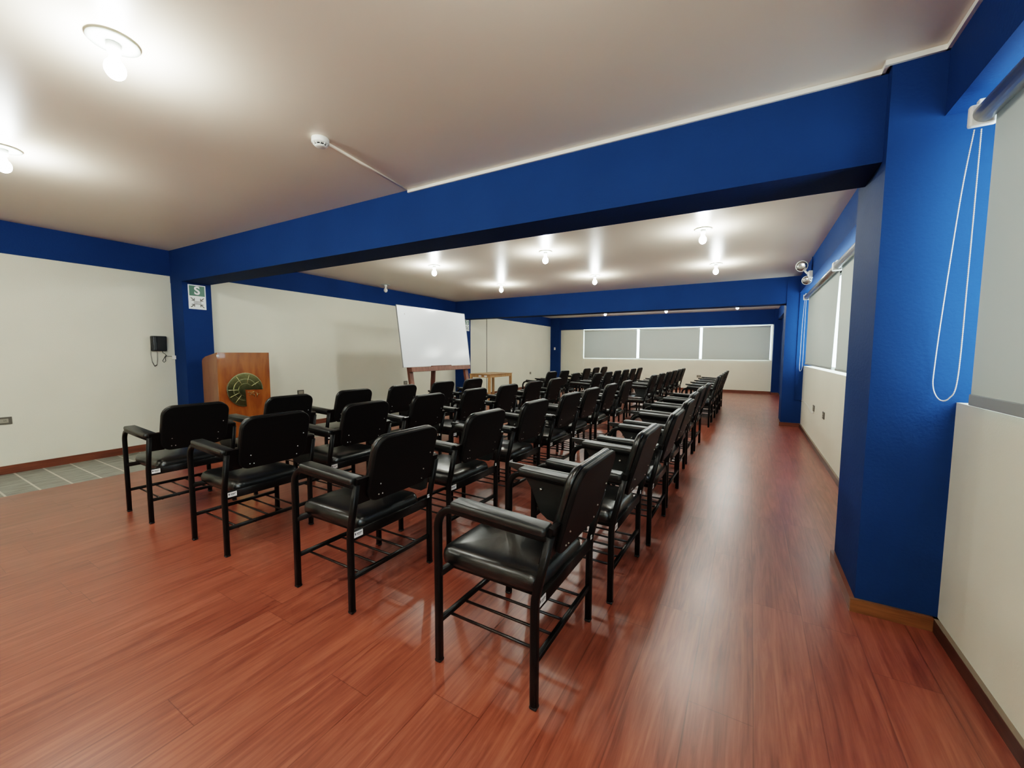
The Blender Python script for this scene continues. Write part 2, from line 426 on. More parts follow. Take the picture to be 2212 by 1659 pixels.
# ------------------------------------------------------------------ windows
def window(n, axis, u0, u1, z0, z1, d, mull, label):
    """axis 'X': plane x=d, runs in y ; axis 'Y': plane y=d, runs in x"""
    def bx(bm, ua, ub, za, zb, t0=-0.02, t1=0.02, **k):
        if axis == 'X': add_box(bm, d + t0, d + t1, ua, ub, za, zb, **k)
        else: add_box(bm, ua, ub, d + t0, d + t1, za, zb, **k)
    w = 0.035
    bm = nb(); bx(bm, u0, u1, z0, z0 + w); bx(bm, u0, u1, z1 - w, z1); bx(bm, u0, u0 + w, z0 + w, z1 - w); bx(bm, u1 - w, u1, z0 + w, z1 - w)
    for m_ in mull: bx(bm, m_ - .018, m_ + .018, z0 + w, z1 - w)
    root = struct('window_%d' % n, bm, M['frame'], label, 'window')
    bm = nb(); bx(bm, u0 + w, u1 - w, z0 + w, z1 - w, -0.003, 0.003)
    p = obj('pane', bm, M['glass'], root); p['kind'] = 'structure'
window(1, 'X', -2.4, 2.576, S1, 2.343, 0.985, [-1.1, 0.15, 1.4], 'window hidden behind the nearest roller blind')
window(2, 'X', 3.151, 8.695, S1, 2.343, 0.985, [4.5, 5.9, 7.3], 'window behind the blinds of the middle right wall')
window(3, 'Y', WX0, WX1, WZ0, WZ1, FW + .17, [-4.2, -2.6, -1.0], 'wide far window behind three roller blinds')

def blind(axis, d, u0, u1, ztube, zbot, rt, label, group=None, chain=None, skew=(0, 0), bar=0.03, brk=True):
    """hanging fabric from tube at height ztube to zbot between u0 and u1; skew shifts bottom corners"""
    uc = (u0 + u1) / 2
    loc = (d, uc, zbot) if axis == 'X' else (uc, d, zbot)
    root = thing('roller_blind', label, 'blind', loc, group)
    def P(u, z, t=0.0):
        return (t, u - uc, z - zbot) if axis == 'X' else (u - uc, t, z - zbot)
    bm = nb(); sg = 1 if axis == 'X' else 1
    t0 = rt - 0.002 if axis == 'X' else rt - 0.002
    n = 12; rows = []
    for j in range(5):
        f = j / 4; z = ztube + (zbot + bar * .5 - ztube) * f
        rows.append([bm.verts.new(P(u0 + (u1 - u0) * i / n + (skew[0] * (1 - i / n) + skew[1] * i / n) * f, z, t0)) for i in range(n + 1)])
    for j in range(4):
        for i in range(n): bm.faces.new((rows[j][i], rows[j][i + 1], rows[j + 1][i + 1], rows[j + 1][i]))
    obj('blind_fabric', bm, M['blind'], root, recalc=False)
    bm = nb(); vs = add_lathe(bm, [(rt, 0), (rt, u1 - u0 + 0.0)], (0, 0, 0), 20, 0, 'Y' if axis == 'X' else 'X')
    for v in vs:
        v.co += Vector(P(u0, ztube, 0.0))
    obj('roller_tube', bm, M['alu'] if axis == 'X' else M['white'], root)
    bm = nb()
    a, b = u0 + skew[0], u1 + skew[1]
    p0, p1 = P(a, zbot, t0 - .006), P(b, zbot + bar, t0 + .006)
    add_box(bm, min(p0[0], p1[0]), max(p0[0], p1[0]), min(p0[1], p1[1]), max(p0[1], p1[1]), p0[2], p1[2], bev=.003)
    obj('bottom_bar', bm, M['bar'] if axis == 'X' else M['white'], root)
    if brk:
        for uu, dr in ((u1, 1), (u0, -1)):
            bm = nb(); e0, e1 = sorted((uu + dr * 0.002, uu + dr * 0.03))
            p0, p1 = P(e0, ztube - rt * 1.25, -rt * 1.2), P(e1, ztube + rt * 1.2, rt * 1.2)
            add_box(bm, p0[0] if axis == 'X' else p0[0], p1[0], min(p0[1], p1[1]), max(p0[1], p1[1]), p0[2], p1[2], bev=.008)
            # lug up to the beam
            q0, q1 = P(e0, ztube, -rt * .5), P(e1, ztube + rt * 1.7, rt * .5)
            add_box(bm, q0[0], q1[0], min(q0[1], q1[1]), max(q0[1], q1[1]), q0[2], q1[2], bev=.003)
            obj('bracket', bm, M['white'], root)
    if chain:
        bm = nb()
        pts = [Vector(P(u, z, t)) for u, z, t in chain]
        # smooth catmull path then beads
        out = []
        for i in range(len(pts) - 1):
            p0 = pts[max(i - 1, 0)]; p1 = pts[i]; p2 = pts[i + 1]; p3 = pts[min(i + 2, len(pts) - 1)]
            for k in range(12):
                s = k / 12
                out.append(0.5 * ((2 * p1) + (-p0 + p2) * s + (2 * p0 - 5 * p1 + 4 * p2 - p3) * s * s + (-p0 + 3 * p1 - 3 * p2 + p3) * s ** 3))
        out.append(pts[-1])
        sweep(bm, out, profile_round(0.0016, 6))
        acc = 0
        for i in range(len(out) - 1):
            seg = (out[i + 1] - out[i]).length; 
            while acc < seg:
                c = out[i].lerp(out[i + 1], acc / seg)
                bmesh.ops.create_icosphere(bm, subdivisions=1, radius=0.0028, matrix=Matrix.Translation(c)); acc += 0.008
            acc -= seg
        obj('bead_chain', bm, M['white'], root)
    return root

blind('X', 0.752, -0.35, 2.372, 2.243, 1.090, 0.034, 'large grey roller blind at the right edge beside the nearest blue column', None,
      chain=[(2.39, 2.19, -.02), (2.43, 1.95, -.03), (2.50, 1.5, -.035), (2.555, 1.25, -.03), (2.56, 1.15, -.028), (2.51, 1.098, -.02), (2.44, 1.11, -.01), (2.405, 1.20, 0), (2.395, 1.6, 0), (2.39, 2.19, 0.0)], bar=0.046)
bm = nb()
blind('X', 0.765, 5.64, 8.38, 2.235, 1.115, 0.036, 'grey roller blind of the middle right window, next to the second blue column', None, skew=(0.16, 0.0),
      chain=[(8.41, 2.18, -.02), (8.45, 1.8, -.03), (8.50, 1.3, -.03), (8.51, 1.05, -.03), (8.46, 1.0, -.02), (8.42, 1.1, 0), (8.41, 1.6, 0), (8.41, 2.18, 0)], bar=0.025)
blind('X', 0.765, 3.20, 5.555, 2.235, 1.115, 0.036, 'grey roller blind of the middle right window, partly hidden by the big blue column', None, bar=0.025)
BG = None
blind('Y', 15.235, -5.655, -3.625, 2.15, 1.095, 0.022, 'left one of the three roller blinds on the far window', BG, bar=0.015, brk=False,
      chain=[(-5.68, 2.12, -.01), (-5.69, 1.5, -.015), (-5.68, .86, -.02), (-5.63, .86, -.02), (-5.635, 1.5, -.01), (-5.64, 2.12, -.03)])
blind('Y', 15.235, -3.535, -1.515, 2.15, 1.085, 0.022, 'middle one of the three roller blinds on the far window', BG, bar=0.015, brk=False)
blind('Y', 15.235, -1.435, 0.525, 2.15, 1.075, 0.022, 'right one of the three roller blinds on the far window', BG, bar=0.015, brk=False)

# ------------------------------------------------------------------ chair
def chair_parts():
    root = thing('tablet_arm_chair', 'x', 'chair')
    st, rd = M['steel'], M['rod']
    RX, FX, HY = 0.22, -0.23, 0.284
    leg = profile_rect(0.030, 0.030, 0.009)
    for s in (-1, 1):
        y = s * HY
        # front leg bends back into the arm tube
        bm = nb(); path = [(FX, y, 0.012), (FX, y, 0.30), (FX, y, 0.585)]
        for k in range(1, 9):
            a = math.radians(90 * k / 8); r = 0.082
            path.append((FX + r - r * math.cos(a), y, 0.585 + r * math.sin(a) * 1.06))
        path += [(0.05, y, 0.662), (0.27, y, 0.655)]
        sweep(bm, path, leg); obj('front_leg', bm, st, root)
        bm = nb(); path = [(RX, y, 0.012), (RX, y, 0.20), (RX, y, 0.38), (RX + .003, y, 0.42), (RX + .012, y, 0.46), (RX + 0.058, y, 0.665)]
        sweep(bm, path, leg)
        # flat bracket plate reaching in behind the backrest
        b0 = [(RX + 0.036, 0.555), (RX + 0.072, 0.690), (RX + 0.054, 0.695), (RX + 0.014, 0.555)]
        ya, yb = sorted((s * 0.19, s * (HY + .004)))
        v0 = [bm.verts.new((x, ya, z)) for x, z in b0]; v1 = [bm.verts.new((x, yb, z)) for x, z in b0]
        bm.faces.new(v0); bm.faces.new(v1[::-1])
        for i in range(4): bm.faces.new((v0[i], v1[i], v1[(i + 1) % 4], v0[(i + 1) % 4]))
        obj('rear_leg', bm, st, root)
        for x in (FX, RX):
            bm = nb(); add_box(bm, x - .0155, x + .0155, y - .0155, y + .0155, 0.0, 0.016, bev=.006)
            obj('foot_cap', bm, M['black'], root)
    # seat frame
    bm = nb(); rp = profile_rect(0.022, 0.03, 0.004, 2)
    for s in (-1, 1): sweep(bm, [(FX + .012, s * .19, .384), (RX, s * .19, .384)], rp)
    sweep(bm, [(FX + .004, -.284, .386), (FX + .004, .284, .386)], rp, side=Vector((1, 0, 0)))
    sweep(bm, [(RX, -.284, .392), (RX, .284, .392)], profile_rect(0.020, 0.052, 0.004, 2), side=Vector((1, 0, 0)))
    obj('seat_frame', bm, st, root)
    # book rack
    bm = nb(); rp = profile_rect(0.02, 0.022, 0.004, 2)
    for x in (FX, RX): sweep(bm, [(x, -.284, .178), (x, .284, .178)], rp, side=Vector((1, 0, 0)))
    for y in (-.21, -.105, 0, .1, .2): sweep(bm, [(FX, y, .168), (RX, y, .168)], profile_round(0.0062, 8), mi=1)
    obj('book_rack', bm, [st, rd], root)
    # seat cushion
    bm = nb()
    def xs(a, b, z): return Vector((a - 0.035 , b, z + (0.012 * math.cos(max(-1, min(1, a / 0.27)) * PI * 0.5) if z > .45 else 0)))
    pillow(bm, 0.50, 0.455, 0.06, [(0.020, .388), (0.004, .396), (0.0, .416), (0.003, .436), (0.014, .451), (0.035, .461)], xs, crown=0.008)
    obj('seat', bm, M['leather'], root)
    # backrest : shell and cushion, leaning
    th = math.atan2(0.10, 0.35)
    ax = Vector((math.sin(th), 0, math.cos(th))); nrm = Vector((-math.cos(th), 0, math.sin(th)))  # nrm faces the sitter
    base = Vector((0.262, 0, 0.548)); hh = 0.352; ww = 0.445
    def xb(a, b, z): return base + ax * (b + hh / 2) + Vector((0, 1, 0)) * a + nrm * z
    bm = nb(); pillow(bm, ww, hh, 0.075, [(0.006, -0.010), (0.0, -0.006), (0.0, 0.008), (0.003, 0.012)], xb)
    for a, b in ((-.155, -.08), (.155, -.08), (-.155, -.14), (.155, -.14), (-.13, -.142), (.185, .015)):
        r = bmesh.ops.create_icosphere(bm, subdivisions=1, radius=0.0045, matrix=Matrix.Translation(xb(a, b, -0.011)))
        for f in set(f for v in r['verts'] for f in v.link_faces): f.material_index = 1
    sh = obj('backrest', bm, [M['shell'], M['screw']], root)
    bm = nb(); pillow(bm, ww, hh, 0.075, [(0.008, 0.013), (0.001, 0.017), (0.0, 0.026), (0.004, 0.036), (0.016, 0.045), (0.04, 0.049)], xb, crown=0.006)
    obj('backrest_cushion', bm, M['leather'], sh)
    # arm pads
    for s in (-1, 1):
        bm = nb()
        def xa(a, b, z, s=s): return Vector((a + 0.058, b + s * 0.272, z + 0.010 - 0.045 * (a + .2)))
        pillow(bm, 0.42, 0.078, 0.016, [(0.003, .673), (0.0, .677), (0.0, .693), (0.003, .699), (0.008, .702)], xa)
        obj('armrest', bm, M['armvinyl'], root)
    # folded writing tablet hanging outside the right arm
    bm = nb()
    o = [(-.25, .712), (-.25, .690), (-.19, .672), (-.145, .64), (-.11, .59), (-.085, .53), (-.06, .475), (-.02, .445), (.04, .432), (.13, .432), (.165, .45), (.175, .50), (.175, .698)]
    y0, y1 = 0.313, 0.327
    v0 = [bm.verts.new((x, y0, z)) for x, z in o]; v1 = [bm.verts.new((x, y1, z)) for x, z in o]
    bm.faces.new(v0); bm.faces.new(v1[::-1])
    for i in range(len(o)): bm.faces.new((v0[i], v1[i], v1[(i + 1) % len(o)], v0[(i + 1) % len(o)]))
    add_lathe(bm, [(.008, 0), (.008, .02)], (-.05, .296, .60), 8, 1, 'Y'); add_lathe(bm, [(.008, 0), (.008, .02)], (.09, .296, .60), 8, 1, 'Y')
    obj('writing_tablet', bm, [M['armvinyl'], M['screw']], root)
    # stickers
    def sticker(cx, cy, cz, w, h):
        bm = nb(); add_box(bm, cx, cx + .0012, cy - w / 2, cy + w / 2, cz - h / 2, cz + h / 2)
        e = cx + .0016
        def q(ya, yb, za, zb):
            vs = [bm.verts.new((e, y, z)) for y, z in ((cy + ya, cz + za), (cy + yb, cz + za), (cy + yb, cz + zb), (cy + ya, cz + zb))]
            f = bm.faces.new(vs); f.material_index = 1
        q(-w * .42, -w * .30, -h * .1, h * .28); q(-w * .22, w * .40, h * .08, h * .2); q(-w * .22, w * .3, -h * .08, h * .0); q(-w * .1, w * .2, -h * .22, -h * .16)
        o = obj('label_sticker', bm, [M['sticker'], M['ink']], root); o['label'] = 'small white printed sticker'
    sticker(RX + .0105, -.243, .396, .052, .030)
    sticker(RX + .0155, .272, .432, .036, .020)
    return root

cols_ = {
 'A1': [(-.629, 1.527), (-.575, 2.285), (-.545, 3.047), (-.560, 3.816), (-.597, 4.554), (-.602, 5.34), (-.592, 6.09)],
 'A2': [(-1.662, 1.548), (-1.690, 2.345), (-1.684, 3.085), (-1.670, 3.85), (-1.685, 4.53), (-1.68, 5.27), (-1.67, 6.04)],
 'A3': [(-2.81, 1.515), (-2.81, 2.25), (-2.813, 3.00), (-2.79, 3.735), (-2.77, 4.445), (-2.77, 5.16), (-2.775, 5.92)],
 'A4': [(-3.85, 1.477), (-3.83, 2.21), (-3.83, 2.94), (-3.83, 3.66), (-3.82, 4.42), (-3.82, 5.14)],
 'B1': [(-.585, 8.085), (-.58, 8.74), (-.575, 9.38), (-.57, 10.12), (-.565, 10.76)],
 'B2': [(-1.65, 7.86), (-1.65, 8.67), (-1.65, 9.50), (-1.65, 10.27), (-1.65, 11.02), (-1.65, 11.74)],
 'B3': [(-2.75, 7.93), (-2.75, 8.66), (-2.75, 9.36), (-2.75, 10.09), (-2.75, 10.82), (-2.75, 11.55)],
 'B4': [(-3.80, 8.00), (-3.80, 8.71), (-3.80, 9.42), (-3.80, 10.2), (-3.80, 10.95), (-3.80, 11.67)]}
ordn = ['first', 'second', 'third', 'fourth', 'fifth', 'sixth', 'seventh']
lname = {'1': 'in the line beside the aisle', '2': 'in the second line from the aisle', '3': 'in the third line from the aisle', '4': 'in the line farthest from the aisle'}
proto = chair_parts(); first = True
for key, lst in cols_.items():
    for i, (rx, cy) in enumerate(lst):
        blk = 'near block' if key[0] == 'A' else 'far block'
        if first: r = proto; first = False
        else:
            r = proto.copy(); C.objects.link(r)
            for ch in proto.children:
                c = ch.copy(); C.objects.link(c); c.parent = r
                for g in ch.children:
                    d = g.copy(); C.objects.link(d); d.parent = c
        r.location = (rx - .22, cy, 0)
        r.rotation_euler = (0, 0, random.uniform(-.012, .012))
        if key == 'B4' and i == 2: r.scale = (1, 1, 0.9)
        lab = 'black tablet-arm chair, %s from the front %s, %s' % (ordn[i], lname[key[1]], blk)
        if key == 'B4' and i == 2: lab = 'lower black tablet-arm chair, third in the line farthest from the aisle, far block'
        r['label'] = lab; r['category'] = 'chair'
        r['group'] = 'tablet-arm chairs of the %s' % blk

# ------------------------------------------------------------------ ceiling lamps
def lamp_base():
    r = thing('ceiling_lamp', 'x', 'lamp')
    bm = nb(); add_lathe(bm, [(.060, 0), (.072, -.004), (.088, -.0065), (.088, -.0095), (.06, -.009), (.022, -.010)], (0, 0, 0), 40)
    obj('lamp_plate', bm, M['plate'], r)
    bm = nb(); add_lathe(bm, [(.024, -.008), (.026, -.020), (.026, -.036), (.023, -.037), (.023, -.050), (.018, -.051)], (0, 0, 0), 24)
    obj('lamp_socket', bm, M['white'], r)
    bm = nb(); prof = [(.0135, -.048), (.015, -.058)]
    for k in range(0, 13):
        a = math.radians(35 + 145 * k / 12) ; prof.append((.037 * math.sin(a), -.116 + .043 * math.cos(a)))
    add_lathe(bm, prof[:-1] + [(0.001, -.159)], (0, 0, 0), 20)
    b = obj('bulb', bm, M['bulb'], r)
    return r
M['plate'] = mat('lamp_plate_enamel', rgb(196, 204, 196), 0.35)
lp = [(-2.444, .735, 1, 'large glowing bulb lamp at the top left of the near ceiling'),
      (-4.34, .704, 1, 'glowing bulb lamp cut by the left edge of the picture'),
      (-4.30, 4.93, 1, 'lit bulb lamp on the middle ceiling, nearer row, left'),
      (-2.415, 4.99, 1, 'lit bulb lamp on the middle ceiling, nearer row, centre'),
      (-.50, 4.94, 1, 'lit bulb lamp on the middle ceiling, nearer row, right above the aisle'),
      (-4.30, 6.90, 1, 'lit bulb lamp on the middle ceiling, farther row, left'),
      (-2.394, 6.92, 1, 'lit bulb lamp on the middle ceiling, farther row, centre'),
      (-.504, 6.926, 1, 'lit bulb lamp on the middle ceiling, farther row, right'),
      (-6.33, 5.80, 0, 'unlit white bulb lamp near the middle left wall'),
      (-4.20, 13.25, 1, 'lit bulb lamp on the far ceiling strip, left'),
      (-2.28, 13.2, 1, 'lit bulb lamp on the far ceiling strip, centre'),
      (-.37, 13.05, 1, 'lit bulb lamp on the far ceiling strip, right'),
      (-.5, .72, 2, 'added unseen bulb lamp above the camera over the aisle'),  # out of view, added on the lamp grid for its light
      (-.5, -1.25, 2, 'added unseen bulb lamp behind the camera over the aisle'), (-2.44, -1.25, 2, 'added unseen bulb lamp behind the camera, centre'), (-4.34, -1.25, 2, 'added unseen bulb lamp behind the camera, left'),  # unseen row added behind the camera to light the near floor
      (-.5, 11.1, 2, 'added unseen bulb lamp behind the second beam, right'), (-2.4, 11.1, 2, 'added unseen bulb lamp behind the second beam, centre'), (-4.3, 11.1, 2, 'added unseen bulb lamp behind the second beam, left')]  # unseen row at the assumed lamp spacing, added to light the far bay
L0 = lamp_base(); f = True
for x, y, lit, lab in lp:
    if f: r = L0; f = False
    else:
        r = L0.copy(); C.objects.link(r)
        for ch in L0.children:
            c = ch.copy(); C.objects.link(c); c.parent = r
            if not lit and ch.name.startswith('bulb'):
                c.data = ch.data.copy(); c.data.materials[0] = M['bulboff']
    r.location = (x, y, H if y < 8.9 else H3); r['label'] = lab; r['category'] = 'lamp'; r['group'] = 'bare bulb ceiling lamps'

# ------------------------------------------------------------------ smoke detector, trunking
r = thing('smoke_detector', 'round white smoke detector on the near ceiling', 'smoke detector', (-2.40, 1.69, H))
bm = nb(); add_lathe(bm, [(.05, 0), (.052, -.004), (.052, -.028), (.046, -.034)], (0, 0, 0), 32); obj('detector_body', bm, M['white'], r)
bm = nb(); add_lathe(bm, [(.030, -.034), (.030, -.045)], (0, 0, 0), 24); obj('vent_core', bm, M['black'], r)
bm = nb(); add_lathe(bm, [(.034, -.045), (.032, -.050), (.020, -.053)], (0, 0, 0), 24)
for k in range(10):
    a = 2 * PI * k / 10
    sweep(bm, [(.044 * math.cos(a), .044 * math.sin(a), -.033), (.033 * math.cos(a), .033 * math.sin(a), -.047)], profile_rect(.005, .004, .001, 1))
obj('vent_cap', bm, M['white'], r)
bm = nb(); sweep(bm, [(-2.405, 1.745, H - .006), (-2.50, 2.535, H - .006)], profile_rect(.016, .012, .002, 2), side=Vector((1, 0, 0)))
o = obj('cable_conduit', bm, M['ceil']); tag(o, 'thin beige cable channel from the smoke detector to the blue beam', 'conduit')
bm = nb()
def trunk(x0, y0, x1, y1):
    d = Vector((x1 - x0, y1 - y0, 0)).normalized(); n = Vector((d.y, -d.x, 0)) * .014
    add_prism(bm, [(x0, y0), (x1, y1), (x1 + n.x, y1 + n.y), (x0 + n.x, y0 + n.y)], H - .024, H - .001)
trunk(-2.51, by(-2.51, 1), .493, by(.493, 1)); trunk(.493, by(.5, 1), .493, 2.562); trunk(.493, 2.576, .694, 2.576); trunk(.694, 2.576, .694, BK + .02)
o = obj('cable_trunking', bm, M['trunk']); tag(o, 'white cable trunking along the top edge of the nearest blue beam', 'trunking')

# ------------------------------------------------------------------ emergency light
r = thing('emergency_light', 'white twin-head emergency light high on the right beam', 'emergency light', (0.694, 7.05, 2.38))
bm = nb(); add_box(bm, -.05, 0, -.07, .07, -.05, .06, bev=.008); obj('battery_box', bm, M['white'], r)
for (cx, cy, cz, rr) in ((-.125, -.02, .135, .075), (-.06, -.02, -.065, .06)):
    bm = nb(); ax = Vector((-.35, -1, -.15)).normalized()
    q = ax.to_track_quat('Z', 'Y').to_matrix().to_4x4()
    vs = add_lathe(bm, [(rr * .45, -.05), (rr * .8, -.03), (rr, 0), (rr, .012), (rr * .93, .014)], (0, 0, 0), 24)
    vs2 = add_lathe(bm, [(rr * .90, .0142), (rr * .5, .016), (rr * .15, .018)], (0, 0, 0), 24, 1)
    for v in vs + vs2: v.co = Vector((cx, cy, cz)) + (q @ v.co)
    sweep(bm, [(cx, cy, cz), ((cx - .03) / 2, -.02, cz * .4), (-.03, -.02, 0)], profile_round(.014))
    obj('lamp_head', bm, [M['white'], M['chrome']], r)
bm = nb(); sweep(bm, [(0.688, 7.10, 2.44), (0.688, 7.10, H)], profile_round(.005)); tag(obj('cable_conduit', bm, M['blue']), 'thin blue painted cable above the emergency light', 'conduit')
# blue conduit on the second right column
bm = nb(); sweep(bm, [(.70, 8.688, 2.34), (.70, 8.688, .48), (.80, 8.688, .475)], profile_round(.007), side=Vector((0, 0, 1)))
tag(obj('cable_conduit', bm, M['blue']), 'thin blue painted cable conduit down the second right column', 'conduit')
bm = nb(); pts = [(.802, 8.66, .475), (.803, 8.2, .50), (.803, 7.7, .49), (.803, 7.35, .455), (.803, 7.16, .445), (.803, 7.08, .46), (.802, 7.06, .49)]
sweep(bm, pts, profile_round(.004), side=Vector((1, 0, 0))); tag(obj('power_cord', bm, M['white']), 'thin white cable running along the middle right wall to an outlet', 'cable')

# ------------------------------------------------------------------ outlets and switches
def outlet(name, loc, nrm, w, h, lab, white=False):
    r = thing(name, lab, 'outlet' if name == 'wall_outlet' else 'switch', loc, rotz=math.atan2(nrm[1], nrm[0]))
    bm = nb(); add_box(bm, 0, .009, -w / 2, w / 2, -h / 2, h / 2, bev=.002); obj('cover_plate', bm, M['white'] if white else M['outlet'], r)
    bm = nb(); add_box(bm, .009, .012, -w * .33, w * .33, -h * .27, h * .27)
    for s in (-1, 1):
        for k in (-1, 1): add_box(bm, .012, .0125, s * w * .17 + k * .006 - .0015, s * w * .17 + k * .006 + .0015, -.008, .008, 1)
    obj('outlet_insert', bm, [M['white'] if white else M['outlet_in'], M['black']], r)
    return r
outlet('wall_outlet', (lx(a1, .90), .915, .565), (1, .044), .15, .078, 'dark grey wall outlet at the left edge of the near left wall')
outlet('wall_outlet', (lx(b1, 4.17), 4.17, .60), (1, .044), .12, .078, 'grey wall outlet low on the middle left wall right of the lectern')
outlet('wall_outlet', (lx(b1, 6.75), 6.76, .60), (1, .044), .12, .078, 'grey wall outlet behind the left easel leg')
outlet('wall_outlet', (lx(c1, 13.2), 13.22, .545), (1, .044), .12, .08, 'small grey wall outlet on the far left wall')
outlet('wall_outlet', (-1.503, FW, .50), (0, -1), .13, .08, 'grey wall outlet on the far wall above the chairs')
outlet('wall_outlet', (R, 7.09, .525), (-1, 0), .13, .085, 'dark wall outlet on the middle right wall with a cable')
outlet('wall_outlet', (R, 6.20, .54), (-1, 0), .13, .085, 'dark wall outlet on the middle right wall nearer the camera')
outlet('wall_switch', (-6.86, 15.12, 1.455), (0, -1), .06, .10, 'small white switch on the far left blue column', True)

# ------------------------------------------------------------------ wall phone
px = lx(a1, 2.28)
r = thing('wall_phone', 'black wall telephone hanging on the near left wall', 'telephone', (px, 2.283, 1.40), rotz=.044)
bm = nb(); add_box(bm, 0, .045, -.082, .082, -.10, .10, bev=.010)
for v in bm.verts:
    if v.co.x > .03: v.co.x += .012 * (v.co.z + .1) / .2
obj('phone_body', bm, M['black'], r)
bm = nb(); add_box(bm, .045, .078, -.078, -.030, -.095, .098, bev=.012); obj('handset', bm, M['black'], r)
bm = nb(); pts = []
path = [Vector((.03, -.085, -.05)), Vector((.022, -.088, -.14)), Vector((.02, -.078, -.24)), Vector((.02, -.055, -.295)), Vector((.02, -.030, -.28)), Vector((.02, -.020, -.20)), Vector((.02, -.018, -.10))]
fine = []
for i in range(len(path) - 1):
    for k in range(26): fine.append(path[i].lerp(path[i + 1], k / 26))
hel = []
for i, p in enumerate(fine[:-1]):
    t = (fine[i + 1] - p).normalized(); s = t.cross(Vector((1, 0, 0))).normalized(); a = i * 1.3
    hel.append(p + (s * math.cos(a) + Vector((1, 0, 0)) * math.sin(a)) * .0055)
sweep(bm, hel, profile_round(.0022, 5)); obj('coiled_cord', bm, M['black'], r)
r = thing('phone_jack', 'small white phone jack with a tangled dark cable below the wall phone', 'socket', (lx(a1, 2.44) + .0, 2.44, 1.22))
bm = nb(); add_box(bm, 0, .03, -.015, .028, -.030, .022, bev=.003); obj('jack_box', bm, M['white'], r)
bm = nb(); pts = [(.012, -.01, 0.01), (.012, -.05, .012), (.014, -.085, .02), (.014, -.10, -.01), (.014, -.12, -.05), (.014, -.105, -.07), (.014, -.085, -.05), (.014, -.09, -.005), (.014, -.075, .02), (.014, -.085, .04), (.012, -.11, .06), (.012, -.115, .09)]
sweep(bm, pts, profile_round(.0035, 6), side=Vector((1, 0, 0))); obj('tangled_cable', bm, M['black'], r)

# ------------------------------------------------------------------ signs
def sign(x, y, z0, z1, w, lab, plain):
    r = thing('safety_sign', lab, 'sign', (x, y, (z0 + z1) / 2), rotz=.044)
    hh = (z1 - z0) / 2
    bm = nb(); add_box(bm, 0, .004, -w / 2, w / 2, -hh, hh); obj('sign_panel', bm, M['signwhite'], r)
    bm = nb(); zt = .015; add_box(bm, .004, .0048, -w / 2 + .012, w / 2 - .012, zt, hh - .012); obj('green_field', bm, M['green'], r)
    cu = bpy.data.curves.new('letter', 'FONT'); cu.body = 'S'; cu.size = .15; cu.align_x = 'CENTER'; cu.align_y = 'CENTER'; cu.extrude = .0006; cu.offset = .004
    to = bpy.data.objects.new('tmp', cu); C.objects.link(to)
    dg = bpy.context.evaluated_depsgraph_get(); dg.update()
    me = bpy.data.meshes.new_from_object(to.evaluated_get(dg)); bpy.data.objects.remove(to)
    me.transform(Matrix.Translation((.0056, 0, (zt + hh - .012) / 2)) @ Matrix(((0, 0, 1, 0), (1, 0, 0, 0), (0, 1, 0, 0), (0, 0, 0, 1))))
    me.materials.clear(); me.materials.append(M['signwhite'])
    o = bpy.data.objects.new('letter_mark', me); C.objects.link(o); o.parent = r
    bm = nb()   # lower white field : arrows pointing to the centre and lines of small print
    def poly(pts):
        f = bm.faces.new([bm.verts.new((.0046, a, b)) for a, b in pts])
    for sx in (-1, 1):
        for zc in (-.03, -hh + .045):
            s = 1 if zc > -hh / 2 else -1
            cx = sx * (w / 2 - .045)
            p = [(cx + sx * .028, zc + s * .022), (cx + sx * .012, zc + s * .022), (cx - sx * .016, zc - s * .004), (cx - sx * .016, zc + s * .014), (cx - sx * .026, zc + s * .014), (cx - sx * .026, zc - s * .022), (cx + sx * .012, zc - s * .022), (cx + sx * .012, zc - s * .012), (cx - sx * .006, zc - s * .012)]
            poly(p)
    for k in range(4):
        zc = -hh / 2 + .022 - k * .013 + .0
        poly([(-.045, zc - .003), (.045, zc - .003), (.045, zc + .003), (-.045, zc + .003)])
    obj('printed_marks', bm, M['green'] if not plain else M['outlet'], r, recalc=False)
sign(lx(-6.487, 2.63), 2.637, 1.868, 2.19, .205, 'green and white safety sign high on the blue column above the lectern', True)
sign(lx(-6.33, 8.85), 8.862, 1.872, 2.165, .20, 'green and white safety sign with letter S beside the whiteboard top corner', False)

# junction box and cable in far bay
r = thing('junction_box', 'white junction box with a cable at the top of the far left wall', 'junction box', (lx(c1, 10.3) + .014, 10.42, 2.37))
bm = nb(); add_box(bm, 0, .05, -.12, .10, -.02, .04, bev=.005); obj('box_body', bm, M['white'], r)
bm = nb(); sweep(bm, [(.01, -.08, 0), (.012, -.24, -.02), (-.004, -.27, -.05), (-.004, -.275, -.5), (-.004, -.275, -2.28)], profile_round(.0085), side=Vector((1, 0, 0))); obj('hanging_cable', bm, M['outlet'], r)

